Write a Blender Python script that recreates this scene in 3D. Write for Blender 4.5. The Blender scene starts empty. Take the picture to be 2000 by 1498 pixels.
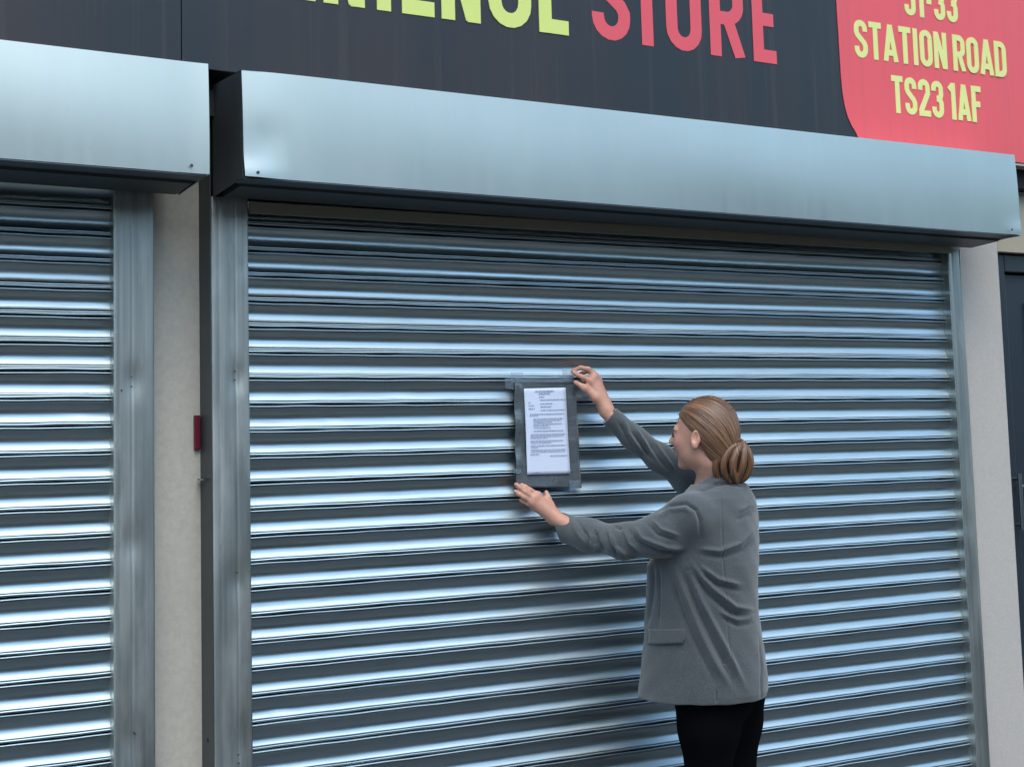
import bpy, math, random
import numpy as np
from mathutils import Matrix, Vector

random.seed(4); rng = np.random.RandomState(4)
S = bpy.context.scene
ZG = 2.18                      # height of the calibration origin above the pavement

# ------------------------------------------------------------------ camera
YAW, PIT, ROL = 0.527233, 0.104462, 0.0273807
CP = np.array([-1.564082, -4.238548, -0.684951 + ZG])
FPX, PX, PY = 3000.0, 1000.0, 570.48
_f = np.array([math.sin(YAW)*math.cos(PIT), math.cos(YAW)*math.cos(PIT), math.sin(PIT)])
_r = np.array([math.cos(YAW), -math.sin(YAW), 0.0]); _d = np.cross(_f, _r)
_c, _s = math.cos(ROL), math.sin(ROL)
CR = _c*_r + _s*_d; CD = -_s*_r + _c*_d; CF = _f
cam = bpy.data.cameras.new("camera"); co = bpy.data.objects.new("camera", cam)
S.collection.objects.link(co); S.camera = co
M = Matrix(((CR[0], -CD[0], -CF[0], CP[0]), (CR[1], -CD[1], -CF[1], CP[1]), (CR[2], -CD[2], -CF[2], CP[2]), (0, 0, 0, 1)))
co.matrix_world = M
cam.sensor_fit = 'HORIZONTAL'; cam.sensor_width = 36; cam.lens = FPX/2000*36
cam.shift_x = 0; cam.shift_y = -(749-PY)/2000
cam.clip_start = 0.05; cam.clip_end = 500

# ------------------------------------------------------------------ world, sun, exposure
w = bpy.data.worlds.new("World"); S.world = w; w.use_nodes = True
nt = w.node_tree; bg = nt.nodes["Background"]
sky = nt.nodes.new("ShaderNodeTexSky"); sky.sky_type = 'NISHITA'; sky.sun_disc = False
SUN_EL, SUN_AZ = math.radians(57), math.radians(196)   # azimuth from +Y towards +X
sky.sun_elevation = SUN_EL; sky.sun_rotation = SUN_AZ
sky.air_density = 1.0; sky.dust_density = 2.0; sky.ozone_density = 1.3
bg.inputs[1].default_value = 0.15
tint = nt.nodes.new("ShaderNodeMix"); tint.data_type = 'RGBA'; tint.blend_type = 'MULTIPLY'; tint.inputs['Factor'].default_value = 1
tint.inputs['B'].default_value = (.93, 1.06, 1.01, 1)
nt.links.new(sky.outputs[0], tint.inputs['A']); nt.links.new(tint.outputs['Result'], bg.inputs[0])
sl = bpy.data.lights.new("sun", 'SUN'); sl.energy = 0.6; sl.angle = math.radians(50); sl.color = (1.0, 0.96, 0.90)
so = bpy.data.objects.new("sun", sl); S.collection.objects.link(so)
sd = Vector((math.sin(SUN_AZ)*math.cos(SUN_EL), math.cos(SUN_AZ)*math.cos(SUN_EL), math.sin(SUN_EL)))
so.rotation_euler = sd.to_track_quat('Z', 'Y').to_euler(); so.location = (6, -6, 8)
S.view_settings.view_transform = 'Standard'; S.view_settings.look = 'None'
S.view_settings.gamma = 1.0; S.view_settings.exposure = 1.05

# ------------------------------------------------------------------ helpers
def un(u, v, Y):
    """the point of the place seen at photo pixel (u, v) on the plane y = Y"""
    d = (u-PX)/FPX*CR + (v-PY)/FPX*CD + CF
    return CP + d*(Y-CP[1])/d[1]
def pp(u, v, D):
    d = (u-PX)/FPX*CR + (v-PY)/FPX*CD + CF
    return CP + d*D
def project(P):
    q = np.asarray(P)-CP; z = q@CF
    return PX+FPX*(q@CR)/z, PY+FPX*(q@CD)/z

def tag(o, label=None, cat=None, group=None, kind=None):
    if label: o['label'] = label
    if cat: o['category'] = cat
    if group: o['group'] = group
    if kind: o['kind'] = kind
    return o
def empty(name, loc):
    o = bpy.data.objects.new(name, None); S.collection.objects.link(o); o.location = loc; return o
def link(name, me, mat, parent=None, smooth=False):
    o = bpy.data.objects.new(name, me); S.collection.objects.link(o)
    if mat is not None:
        for m in (mat if isinstance(mat, (list, tuple)) else [mat]): me.materials.append(m)
    if smooth:
        me.polygons.foreach_set('use_smooth', [True]*len(me.polygons))
    if parent is not None:
        o.parent = parent
        p = parent; off = Vector((0, 0, 0))
        if p.type == 'EMPTY': off = p.location.copy()
        o.matrix_parent_inverse = Matrix.Translation(-off)
    return o
class MB:
    def __init__(s): s.v = []; s.f = []; s.mi = []
    def add(s, vs, fs, mi=0):
        n = len(s.v); s.v += [tuple(map(float, p)) for p in vs]
        s.f += [tuple(i+n for i in f) for f in fs]; s.mi += [mi]*len(fs); return s
    def box(s, a, b, mi=0):
        x0, y0, z0 = a; x1, y1, z1 = b
        v = [(x0,y0,z0),(x1,y0,z0),(x1,y1,z0),(x0,y1,z0),(x0,y0,z1),(x1,y0,z1),(x1,y1,z1),(x0,y1,z1)]
        return s.add(v, [(0,3,2,1),(4,5,6,7),(0,1,5,4),(1,2,6,5),(2,3,7,6),(3,0,4,7)], mi)
    def hexa(s, v, mi=0):
        return s.add(v, [(0,3,2,1),(4,5,6,7),(0,1,5,4),(1,2,6,5),(2,3,7,6),(3,0,4,7)], mi)
    def cyl(s, c, ax, r, h, n=20, mi=0, r2=None):
        ax = Vector(ax).normalized(); q = ax.to_track_quat('Z', 'Y'); c = Vector(c); r2 = r if r2 is None else r2
        vs = []
        for k, (hh, rr) in enumerate(((0, r), (h, r2))):
            for i in range(n):
                a = 2*math.pi*i/n; vs.append(c + q @ Vector((rr*math.cos(a), rr*math.sin(a), hh)))
        fs = [(i, (i+1) % n, n+(i+1) % n, n+i) for i in range(n)] + [tuple(range(n))[::-1], tuple(range(n, 2*n))]
        return s.add(vs, fs, mi)
    def grid(s, fn, nu, nv, mi=0):
        vs = [fn(i/(nu-1), j/(nv-1)) for j in range(nv) for i in range(nu)]
        fs = [(j*nu+i, j*nu+i+1, (j+1)*nu+i+1, (j+1)*nu+i) for j in range(nv-1) for i in range(nu-1)]
        return s.add(vs, fs, mi)
    def build(s, name, mat, parent=None, smooth=False, bevel=0):
        me = bpy.data.meshes.new(name); me.from_pydata(s.v, [], s.f); me.update()
        me.polygons.foreach_set('material_index', s.mi)
        o = link(name, me, mat, parent, smooth)
        if bevel:
            b = o.modifiers.new('bevel', 'BEVEL'); b.width = bevel; b.segments = 2; b.limit_method = 'ANGLE'
            b.harden_normals = False
        return o

# ------------------------------------------------------------------ materials
def mat(name, col, rough=0.6, metal=0.0, noise=None, bump=None, rvar=None, spec=0.5, sheen=0, extra=None, coat=0):
    """noise=(scale3, amount, detail) colour mottling; bump=(scale3, strength, dist); rvar=(scale3, amount)"""
    m = bpy.data.materials.new(name); m.use_nodes = True; n = m.node_tree.nodes; l = m.node_tree.links
    b = n["Principled BSDF"]; b.inputs['Base Color'].default_value = (*col, 1); b.inputs['Roughness'].default_value = rough
    b.inputs['Metallic'].default_value = metal; b.inputs['Specular IOR Level'].default_value = spec
    if sheen: b.inputs['Sheen Weight'].default_value = sheen; b.inputs['Sheen Roughness'].default_value = 0.6
    if coat: b.inputs['Coat Weight'].default_value = coat; b.inputs['Coat Roughness'].default_value = 0.12
    tc = n.new('ShaderNodeTexCoord')
    def nz(sc, det=4, rough_=0.6):
        mp = n.new('ShaderNodeMapping'); mp.inputs['Scale'].default_value = sc; l.new(tc.outputs['Object'], mp.inputs[0])
        t = n.new('ShaderNodeTexNoise'); t.inputs['Scale'].default_value = 1; t.inputs['Detail'].default_value = det
        t.inputs['Roughness'].default_value = rough_; l.new(mp.outputs[0], t.inputs['Vector']); return t
    cur = None
    for k, N in enumerate(noise or []):
        sc, amt, c2 = N[:3]; t = nz(sc, 5); r = n.new('ShaderNodeMapRange')
        lo, hi = (N[3], N[4]) if len(N) > 3 else (0.35, 0.68)
        r.inputs['From Min'].default_value = lo; r.inputs['From Max'].default_value = hi; r.inputs['To Max'].default_value = amt
        l.new(t.outputs['Fac'], r.inputs['Value'])
        mx = n.new('ShaderNodeMix'); mx.data_type = 'RGBA'; mx.inputs['B'].default_value = (*c2, 1)
        if cur is None: mx.inputs['A'].default_value = (*col, 1)
        else: l.new(cur, mx.inputs['A'])
        l.new(r.outputs[0], mx.inputs['Factor']); cur = mx.outputs['Result']
    if cur is not None: l.new(cur, b.inputs['Base Color'])
    if rvar:
        t = nz(rvar[0], 4); r = n.new('ShaderNodeMapRange'); r.inputs['From Min'].default_value = .3; r.inputs['From Max'].default_value = .7
        r.inputs['To Min'].default_value = rough-rvar[1]; r.inputs['To Max'].default_value = rough+rvar[1]
        l.new(t.outputs['Fac'], r.inputs['Value']); l.new(r.outputs[0], b.inputs['Roughness'])
    prev = None
    for bb in (bump or []):
        t = nz(bb[0], 5); bn = n.new('ShaderNodeBump'); bn.inputs['Strength'].default_value = bb[1]; bn.inputs['Distance'].default_value = bb[2]
        l.new(t.outputs['Fac'], bn.inputs['Height'])
        if prev is not None: l.new(prev, bn.inputs['Normal'])
        prev = bn.outputs['Normal']
    if prev is not None: l.new(prev, b.inputs['Normal'])
    return m

M_SLAT = mat('galvanised_slat', (.43, .515, .56), .36, 1.0,
             noise=[((1.2, 1, 5), .35, (.36,.43,.47)), ((5, 5, 55), .55, (.28,.325,.34), .54, .72), ((60, 60, 80), .5, (.42, .45, .45), .70, .80)],
             rvar=((1.5, 1, 14), .07), bump=[((3, 3, 14), .06, .004), ((200, 200, 400), .05, .0005)])
_n = M_SLAT.node_tree.nodes; _cx = _n.new('ShaderNodeCombineXYZ'); _cx.inputs[0].default_value = 1.0   # rolled along its length
M_SLAT.node_tree.links.new(_cx.outputs[0], _n['Principled BSDF'].inputs['Tangent']); _n['Principled BSDF'].inputs['Anisotropic'].default_value = .75
M_HOOD = mat('galvanised_hood', (.55, .595, .565), .45, 1.0,
             noise=[((6, 6, 1.2), .35, (.49,.53,.51)), ((120, 120, 70), .55, (.20,.21,.20), .70, .78), ((50, 50, 40), .22, (.35,.37,.355), .64, .80)],
             rvar=((30, 9, 2), .03), bump=[((90, 90, 9), .05, .0008)])
M_GUIDE = mat('galvanised_guide', (.45, .465, .44), .46, 1.0,
              noise=[((70, 60, 1.0), .8, (.27,.29,.29)), ((9, 9, 2.2), .7, (.60,.60,.57), .5, .64), ((40, 40, 9), .5, (.30, .24, .18), .66, .82)],
              rvar=((14, 14, 2), .08), bump=[((5, 5, 2), .15, .01)])
M_DARKM = mat('dark_and_shaded_steel', (.085, .095, .10), .5, .6, noise=[((9, 9, 3), .5, (.06, .07, .08))])  # dark screws; also shade coloured onto guide side, lip, tray and end plates
M_UNDER = mat('hood_steel_shade', (.14, .16, .18), .5, .8, noise=[((9, 9, 3), .5, (.10, .11, .12))])  # copy of the hood steel with the shade underneath put into its colour
M_BLACK = mat('black_gap', (.012, .012, .013), .8)
M_REND = mat('render_wall', (.56, .515, .45), .9, noise=[((3, 3, 2), .5, (.45,.425,.39)), ((60, 60, 60), .45, (.39,.37,.34)), ((25, 25, 9), .6, (.28, .27, .25), .64, .8), ((160, 160, 120), .7, (.15,.145,.14), .70, .76), ((2.5, 2.5, .5), .35, (.40,.375,.34), .5, .65)],
             bump=[((130, 130, 130), .35, .003), ((20, 20, 20), .2, .004)])
M_REND2 = mat('render_wall_pink', (.52, .465, .43), .9, noise=[((3, 3, 2), .5, (.44,.405,.39)), ((70, 70, 70), .4, (.40,.37,.36)), ((25, 25, 9), .6, (.30, .28, .26), .66, .8), ((160, 160, 120), .7, (.16,.15,.145), .70, .76)],
              bump=[((130, 130, 130), .35, .003)])
M_TAN = mat('tan_render', (.42, .36, .28), .9, noise=[((8, 8, 8), .5, (.35, .31, .25))])
M_SIGNB = mat('black_sign_film', (.010, .0115, .0155), .33, 0, spec=.4, coat=.2, noise=[((3.5, 3, .12), .8, (.026,.016,.017), .42, .62), ((34, 30, .7), .7, (.042,.032,.033), .56, .75)], bump=[((3, 3, 1.5), .05, .02)])
M_SIGNR = mat('red_sign_film', (.78, .085, .10), .42, 0, coat=.15, noise=[((25, 25, .8), .3, (.52, .085, .11), .5, .7)])
M_YEL = mat('yellow_film', (.66, .72, .20), .45, 0)
M_YEL2 = mat('pale_yellow_film', (.76, .75, .27), .45, 0)
M_REDL = mat('red_letter_film', (.74, .09, .115), .45, 0)
M_EDGE = mat('sign_edge', (.5, .47, .4), .5)
M_DOOR = mat('door_paint', (.018, .026, .038), .35, 0, coat=.2)
M_SS = mat('satin_steel', (.28, .30, .33), .3, 1)
M_MAROON = mat('maroon_plastic', (.13, .004, .02), .4)
M_PAPER = mat('paper', (.70, .75, .92), .7)
M_INK = mat('ink', (.36, .40, .52), .8)
M_POUCH = mat('grey_plastic_pouch', (.085, .10, .115), .24, 0, coat=.9, noise=[((12, 12, 9), .6, (.13, .15, .17))], bump=[((26, 26, 7), .6, .012), ((9, 9, 22), .4, .012)])
M_TAPE = mat('clear_tape', (.30, .37, .46), .25, 0, coat=.4, bump=[((60, 60, 60), .4, .004)])
M_TAPE.node_tree.nodes['Principled BSDF'].inputs['Alpha'].default_value = .22
M_SKIN = mat('skin', (.60, .315, .225), .48, 0, noise=[((55, 55, 55), .6, (.56,.235,.175))], bump=[((350, 350, 350), .12, .0008)])
M_SKIN.node_tree.nodes["Principled BSDF"].inputs['Subsurface Weight'].default_value = .12
M_SKIN.node_tree.nodes["Principled BSDF"].inputs['Subsurface Radius'].default_value = (.012, .005, .003)
M_BLAZ = mat('blazer_wool', (.050, .059, .069), .85, 0, sheen=.35, spec=.25,
             noise=[((18, 18, 18), .45, (.046,.054,.066)), ((230, 230, 320), .75, (.108,.116,.122), .42, .66), ((110, 110, 130), .45, (.040,.046,.056), .5, .72), ((7, 7, 7), .4, (.070,.074,.078))],
             bump=[((420, 420, 420), .35, .001), ((28, 28, 28), .12, .004)])
M_TROU = mat('black_trousers', (.0028, .0028, .0034), 1, 0, spec=.05)
M_SHOE = mat('black_leather', (.012, .011, .011), .35)
M_WHITE = mat('eye_white', (.7, .68, .65), .3)
M_IRIS = mat('iris', (.05, .04, .03), .2)
M_LASH = mat('lash', (.02, .012, .01), .8)
M_ASPH = mat('asphalt', (.052, .053, .058), .9, noise=[((2, 2, 2), .5, (.062,.062,.066)), ((80, 80, 80), .5, (.06,.06,.062), .55, .7)], bump=[((90, 90, 90), .5, .004)])
M_PAVE = mat('paving', (.085, .086, .090), .9, noise=[((1.5, 1.5, 1.5), .6, (.072,.073,.077)), ((40, 40, 40), .4, (.07,.07,.072))], bump=[((60, 60, 60), .3, .003)])
M_KERB = mat('kerbstone', (.12,.12,.115), .9)
M_LINE = mat('road_paint', (.62, .50, .08), .7)
M_BRICK = mat('brick', (.13, .095, .082), .9, noise=[((3, 3, 9), .6, (.10,.078,.07)), ((30, 30, 60), .4, (.11,.08,.07))])
M_ROOF = mat('slate', (.07, .075, .085), .8)
M_WINF = mat('window_frame_white', (.7, .7, .7), .5)
M_GLASS = mat('window_glass', (.03, .04, .05), .08)

# ------------------------------------------------------------------ ground (structure) and the far side of the street
me = MB().add([(-60, -60, -.13), (60, -60, -.13), (60, 30, -.13), (-60, 30, -.13)], [(0, 1, 2, 3)]); o = me.build('ground', M_ASPH); tag(o, kind='structure')
o = MB().box((-30, -2.9, -.125), (30, .30, 0)).build('pavement', M_PAVE, bevel=.01); tag(o, kind='structure')
o = MB().box((-30, -3.03, -.125), (30, -2.903, .003)).build('kerb', M_KERB, bevel=.015); tag(o, kind='structure')
me = MB().box((-30, -14, -.125), (30, -11, 0)); o = me.build('far_pavement', M_PAVE); tag(o, kind='structure')
me = MB()
for y in (-3.35, -3.55): me.add([(-30, y-.04, -.126), (30, y-.04, -.126), (30, y+.04, -.126), (-30, y+.04, -.126)], [(0, 1, 2, 3)])
o = me.build('road_marking', M_LINE); tag(o, kind='structure')

tb = empty('terraced_building', (0, -14.5, 0))
tag(tb, 'long low brick terrace with slate roof on the far side of the road', 'building')
MB().box((-26, -22, 0), (26, -14, 4.6)).build('wall', M_BRICK, tb)
MB().add([(-26.3, -13.7, 4.6), (26.3, -13.7, 4.6), (26.3, -18, 6.6), (-26.3, -18, 6.6), (-26.3, -22.3, 4.6), (26.3, -22.3, 4.6)],
         [(0, 1, 2, 3), (3, 2, 5, 4), (0, 3, 4), (1, 5, 2)]).build('roof', M_ROOF, tb)
for i in range(8):
    for z in (.9, 3.0):
        x = -22+i*6.2
        wf = MB().box((x, -13.98, z), (x+1.5, -13.90, z+1.2)).build('window', M_WINF, tb)
        m2 = MB(); m2.box((x+.07, -13.905, z+.07), (x+.72, -13.89, z+1.13)); m2.box((x+.78, -13.905, z+.07), (x+1.43, -13.89, z+1.13)); m2.build('pane', M_GLASS, wf)

# ------------------------------------------------------------------ shop building
Z = lambda z: z+ZG
bl = empty('shop_building', (1.4, .3, 0))
tag(bl, 'pale rendered shop front with piers between the shutters and a dark door', 'building')
XL0 = un(303, 700, .06)[0]-.02; XL1 = un(389, 700, .06)[0]+.03
MB().box((XL0-.03, .06, 0), (XL1, .29, Z(.44))).build('pier', M_REND, bl, bevel=.004)
PYR = -.005
XR0 = 2.855; XR1 = un(1965, 750, PYR)[0]
MB().box((XR0, PYR, 0), (XR1, .29, Z(.42))).build('pier', M_REND2, bl, bevel=.006)
# dark wall core behind shutters, upper storeys
wm = MB(); wm.box((-3.6, .30, 0), (6.5, 5, 6.2)); wm.box((-3.6, .05, Z(.445)), (6.5, .299, 6.2))
wm.build('wall', M_REND, bl)
# tan strip above the door and black strip under the sign
XD = XR1
MB().box((XD+.001, -.002, Z(.055)), (6.5, .28, Z(.30))).build('door_head_wall', M_TAN, bl)
# door and frame right of the pier
fr = MB(); dy = .03
fr.box((XD+.001, dy, 0), (XD+.07, .20, Z(.050))); fr.box((XD+1.0, dy, 0), (XD+1.07, .20, Z(.050))); fr.box((XD+.071, dy, Z(-.02)), (XD+.999, .20, Z(.050)))
fr.build('door_frame', M_DOOR, bl, bevel=.004)
dr = MB().box((XD+.073, dy+.03, .02), (XD+.997, .10, Z(-.025))).build('door', M_DOOR, bl, bevel=.004)
for (z0, z1) in ((.25, .95), (1.10, Z(-.14))):
    for (x0, x1) in ((.20, .50), (.58, .88)):
        m = MB()
        m.box((XD+x0, dy+.018, z0), (XD+x1, dy+.029, z0+.03)); m.box((XD+x0, dy+.018, z1-.03), (XD+x1, dy+.029, z1))
        m.box((XD+x0, dy+.018, z0+.031), (XD+x0+.03, dy+.029, z1-.031)); m.box((XD+x1-.03, dy+.018, z0+.031), (XD+x1, dy+.029, z1-.031))
        m.box((XD+x0+.05, dy+.022, z0+.05), (XD+x1-.05, dy+.029, z1-.05))
        m.build('moulding', M_DOOR, dr, bevel=.003)
h0 = un(1991, 925, dy-.03); h1 = un(1996, 1035, dy-.03)
hd = MB(); hd.cyl((h0[0], dy-.03, h1[2]), (0, 0, 1), .0085, h0[2]-h1[2]); hd.cyl((h0[0], dy-.03, h0[2]-.02), (0, 1, 0), .006, .06); hd.cyl((h0[0], dy-.03, h1[2]+.02), (0, 1, 0), .006, .06)
hd.box((h0[0]-.016, dy+.020, h1[2]-.02), (h0[0]+.016, dy+.029, h0[2]+.02))
hd.cyl((h0[0], dy-.03, h0[2]-.05), (1, 0, 0), .008, .10)
hd.build('handle', M_SS, dr, smooth=False)
c = un(1990, 486, dy); MB().cyl((c[0], dy, c[2]), (0, -1, 0), .011, .012, r2=.007).build('bell_button', M_SS, bl)  # silver number screw by the door

# ------------------------------------------------------------------ roller shutters
def slat_profile():
    P = .075; pts = []
    # (distance down from the joint, towards the street +)
    pts += [(.000, -.006), (.0012, .000), (.0026, .0062), (.0050, .0088), (.0074, .0080), (.0084, .0066)]
    n = 15; c0, c1 = .0088, .0655; c = (c1-c0)/2; mid = (c0+c1)/2; sag = .0098
    Rr = (c*c+sag*sag)/(2*sag); 
    for i in range(n):
        x = -c+2*c*i/(n-1); y = Rr-math.sqrt(Rr*Rr-x*x)
        pts.append((mid+x, -.0035+y+.0008*(x/c)))
    pts += [(.0664, .0058), (.0672, .0062), (.0692, .0078), (.0716, .0074), (.0734, .0040), (.0742, -.004)]
    return pts
PROF = slat_profile()
def curtain(x0, x1, ztop, zbot, parent, seed):
    rg = np.random.RandomState(seed); n = int((ztop-zbot)/.075)+1; nx = int((x1-x0)/.022)
    me = MB(); xs = np.linspace(x0, x1, nx); k = len(PROF)
    V = []; F = []
    for s in range(n):
        ph = rg.rand(4)*6.28; am = rg.rand(4)
        wob = .0006*np.sin(xs*3.1+ph[0])+.0004*am[1]*np.sin(xs*9.7+ph[1])
        zw = .0005*np.sin(xs*2.3+ph[2])+.00022*np.sin(xs*(38+6*am[3])+ph[3])
        tilt = (rg.rand()-.5)*.06
        # broad shallow inward bow of a well used curtain
        bow = .004*np.sin((xs-x0)/(x1-x0)*math.pi)*math.sin(s*.37)
        tw = .045*np.sin(xs*1.9+s*.5+ph[0]*.15)
        base = len(V)
        dn = [(rg.uniform(x0, x1), rg.uniform(.012, .05), rg.uniform(-.0022, .0028)) for _ in range(rg.randint(0, 4))]
        dd = sum([a*np.exp(-((xs-c_)/r)**2) for c_, r, a in dn], np.zeros(nx))
        k1 = .00075*np.sin(xs*(15+5*am[0])+ph[1])*(.5+.5*np.sin(xs*1.3+ph[0])); k2 = .0007*np.sin(xs*(19+6*am[2])+ph[2])
        for ip, (t, y) in enumerate(PROF):
            tt = t-.0375
            if 1 <= ip <= 5: y = y+k1
            if ip >= len(PROF)-6: y = y+k2; 
            zz = ztop-.075*s-t+zw+(k2*.8 if (ip < 6 or ip >= len(PROF)-6) else 0); yy = -(y+tt*(tilt+tw)+wob+bow-dd*math.exp(-(tt/.02)**2))
            V += list(zip(xs, yy, zz))
        for j in range(k-1):
            for i in range(nx-1):
                a = base+j*nx+i; F.append((a, a+nx, a+nx+1, a+1))
    me.v = V; me.f = F; me.mi = [0]*len(F)
    return me.build('slat_curtain', M_SLAT, parent, smooth=True)
def guide(x0, x1, seam, z0, z1, parent, dents, sgn=1):
    """front face with slight folds; side returns"""
    nx, nz = 22, 220; YG = -.04
    def fn(u, v):
        x = x0+(x1-x0)*u; z = z0+(z1-z0)*v; y = YG
        y += .0022*math.exp(-((x-seam)/.0025)**2)                       # seam groove
        y += .0012*math.exp(-((x-(x0+.3*(seam-x0)))/.006)**2)
        y += .0006*math.sin(z*3.3+x0*9)+.0004*math.sin(z*7.7)
        e = min(u, 1-u)*(x1-x0); y += .003*max(0, 1-e/.003)**2
        for (dx, dz, r, a) in dents: y += a*math.exp(-(((x-dx)/(r*.55))**2+((z-dz)/r)**2))
        return (x, y, z)
    m = MB(); m.grid(fn, 40, nz)
    m.add([(x0, YG+.003, z0), (x0, .059, z0), (x0, .059, z1), (x0, YG+.003, z1)], [(0, 1, 2, 3)])
    m.add([(x1, YG+.003, z0), (x1, .03, z0), (x1, .03, z1), (x1, YG+.003, z1)], [(0, 3, 2, 1)])
    m.add([(x0, YG+.003, z1), (x1, YG+.003, z1), (x1, .03, z1), (x0, .03, z1)], [(0, 1, 2, 3)])
    g = m.build('guide_rail', M_GUIDE, parent, smooth=False)
    g.data.polygons.foreach_set('use_smooth', [True]*(39*(nz-1))+[False]*3)
    return g
def screw(p, parent, r=.0045, mt=None, ax=(0, -1, 0)):
    m = MB(); m.cyl(p, ax, r, .0015, 14, 0, r*.8); return m.build('screw', mt or M_DARKM, parent)
def hood(xa, xb, zt, zb, yf, yb, parent, lend=True, dent=None):
    """zt, zb: functions of x for top and bottom of the front sheet"""
    nx, nz = 90, 24
    def fn(u, v):
        x = xa+(xb-xa)*u; z = zb(x)+(zt(x)-zb(x))*v
        y = yf - .0036*math.sin(math.pi*v) + .0036*v*v*1.3 + .0016*math.sin(x*2.1+1)*math.sin(v*3.1) + .0006*math.sin(x*5.3+v*4)
        if dent: y += dent(x, z, u, v)
        return (x, y, z)
    m = MB(); m.grid(fn, nx, nz)
    nf = (nx-1)*(nz-1)
    # returns: bottom lip, top, ends
    lip = .085
    A = lambda x, y, z: (x, y, z)
    top = [A(xa, yf+.008, zt(xa)), A(xb, yf+.008, zt(xb)), A(xb, yb, zt(xb)+.012), A(xa, yb, zt(xa)+.012)]
    m.add(top, [(0, 1, 2, 3)])
    h = m.build('hood', M_HOOD, parent, smooth=False)
    h.data.polygons.foreach_set('use_smooth', [True]*nf+[False])
    # soffit: a flat front lip, then a lower back tray, both coloured as shaded hood steel
    e = .0015
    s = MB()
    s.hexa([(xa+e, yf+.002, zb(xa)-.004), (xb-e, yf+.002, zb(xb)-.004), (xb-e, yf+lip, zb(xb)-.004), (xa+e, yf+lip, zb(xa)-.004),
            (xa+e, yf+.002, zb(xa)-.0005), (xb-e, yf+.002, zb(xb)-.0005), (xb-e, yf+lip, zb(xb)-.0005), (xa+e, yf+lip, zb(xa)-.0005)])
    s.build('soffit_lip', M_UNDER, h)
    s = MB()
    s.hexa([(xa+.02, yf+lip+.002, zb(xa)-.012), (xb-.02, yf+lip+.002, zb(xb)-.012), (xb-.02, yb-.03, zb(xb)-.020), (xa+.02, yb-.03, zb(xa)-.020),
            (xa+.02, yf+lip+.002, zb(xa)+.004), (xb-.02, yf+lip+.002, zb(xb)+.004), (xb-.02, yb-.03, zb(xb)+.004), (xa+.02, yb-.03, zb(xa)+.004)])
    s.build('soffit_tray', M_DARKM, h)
    for x in (xa, xb):
        s = MB(); x1, x2 = (x+.0005, x+.004) if x == xa else (x-.004, x-.0005)
        s.hexa([(x1, yf+.010, zb(x)), (x2, yf+.010, zb(x)), (x2, yb, zb(x)-.016), (x1, yb, zb(x)-.016),
                (x1, yf+.014, zt(x)-.001), (x2, yf+.014, zt(x)-.001), (x2, yb, zt(x)+.010), (x1, yb, zt(x)+.010)])
        s.build('end_plate', M_DARKM if x == xa else M_GUIDE, h)  # left plate takes the darker steel as painted shade
    return h

lin = lambda xa, za, xb, zb: (lambda x: za+(zb-za)*(x-xa)/(xb-xa))
# --- main shutter
ms = empty('roller_shutter', (1.4, 0, 0))
tag(ms, 'wide closed galvanised roller shutter behind the woman, with a long steel box hood', 'roller shutter', 'galvanised roller shutters of the shop front')
YH = -.30
p1, p2, p3, p4 = un(475, 135, YH), un(475.5, 345, YH), un(1987.5, 303, YH), un(1989, 459, YH)
XA = (p1[0]+p2[0])/2; XB = (p3[0]+p4[0])/2
GX0, GX1 = -.1112, 0.0; RX0, RX1 = 2.8136, 2.8826
curtain(GX0+.02, RX1-.01, Z(.075), .02, ms, 3)
gd = [(-.035, un(450, 740, -.04)[2], .045, .0055), (-.045, un(450, 1135, -.04)[2], .05, .0055), (-.03, un(455, 1450, -.04)[2], .06, .006), (-.02, un(470, 520, -.04)[2], .03, .0010)]
g1 = guide(GX0, GX1, -.040, 0.0, Z(.072), ms, gd)
g2 = guide(RX0, RX1, 2.872, 0.0, Z(.045), ms, [(2.84, 1.2, .05, .002)])
for (u, v) in ((459, 725), (459, 742), (463, 1118), (466, 1473), (467, 1490)):
    c = un(u, v, -.0415); screw((c[0], -.0405, c[2]), g1, .0028)
# inner lips of the guide channels
m = MB(); m.box((GX1-.004, -.036, 0), (GX1-.001, -.012, Z(.07))); m.build('channel_lip', M_GUIDE, g1)
m = MB(); m.box((RX0+.001, -.036, 0), (RX0+.004, .012, Z(.04))); m.build('channel_lip', M_DARKM, g2)  # right lip coloured dark to give the shade at the slat ends
# dark sheet on the outer side of the left guide, its shade coloured in
po = MB().box((GX0-.0035, -.0375, 0), (GX0-.0006, .0585, Z(.37))).build('side_post', M_DARKM, ms)
for (u, v, r) in ((402, 1447, .006),):
    c = un(u, v, 0.0); screw((GX0-.0036, .008, c[2]), po, r, M_BLACK, ax=(-1, 0, 0))
c = un(396, 937, .02); MB().box((GX0-.016, -.005, c[2]-.002), (GX0-.0036, .05, c[2]+.003)).build('cable_clip', M_SS, po)
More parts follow.
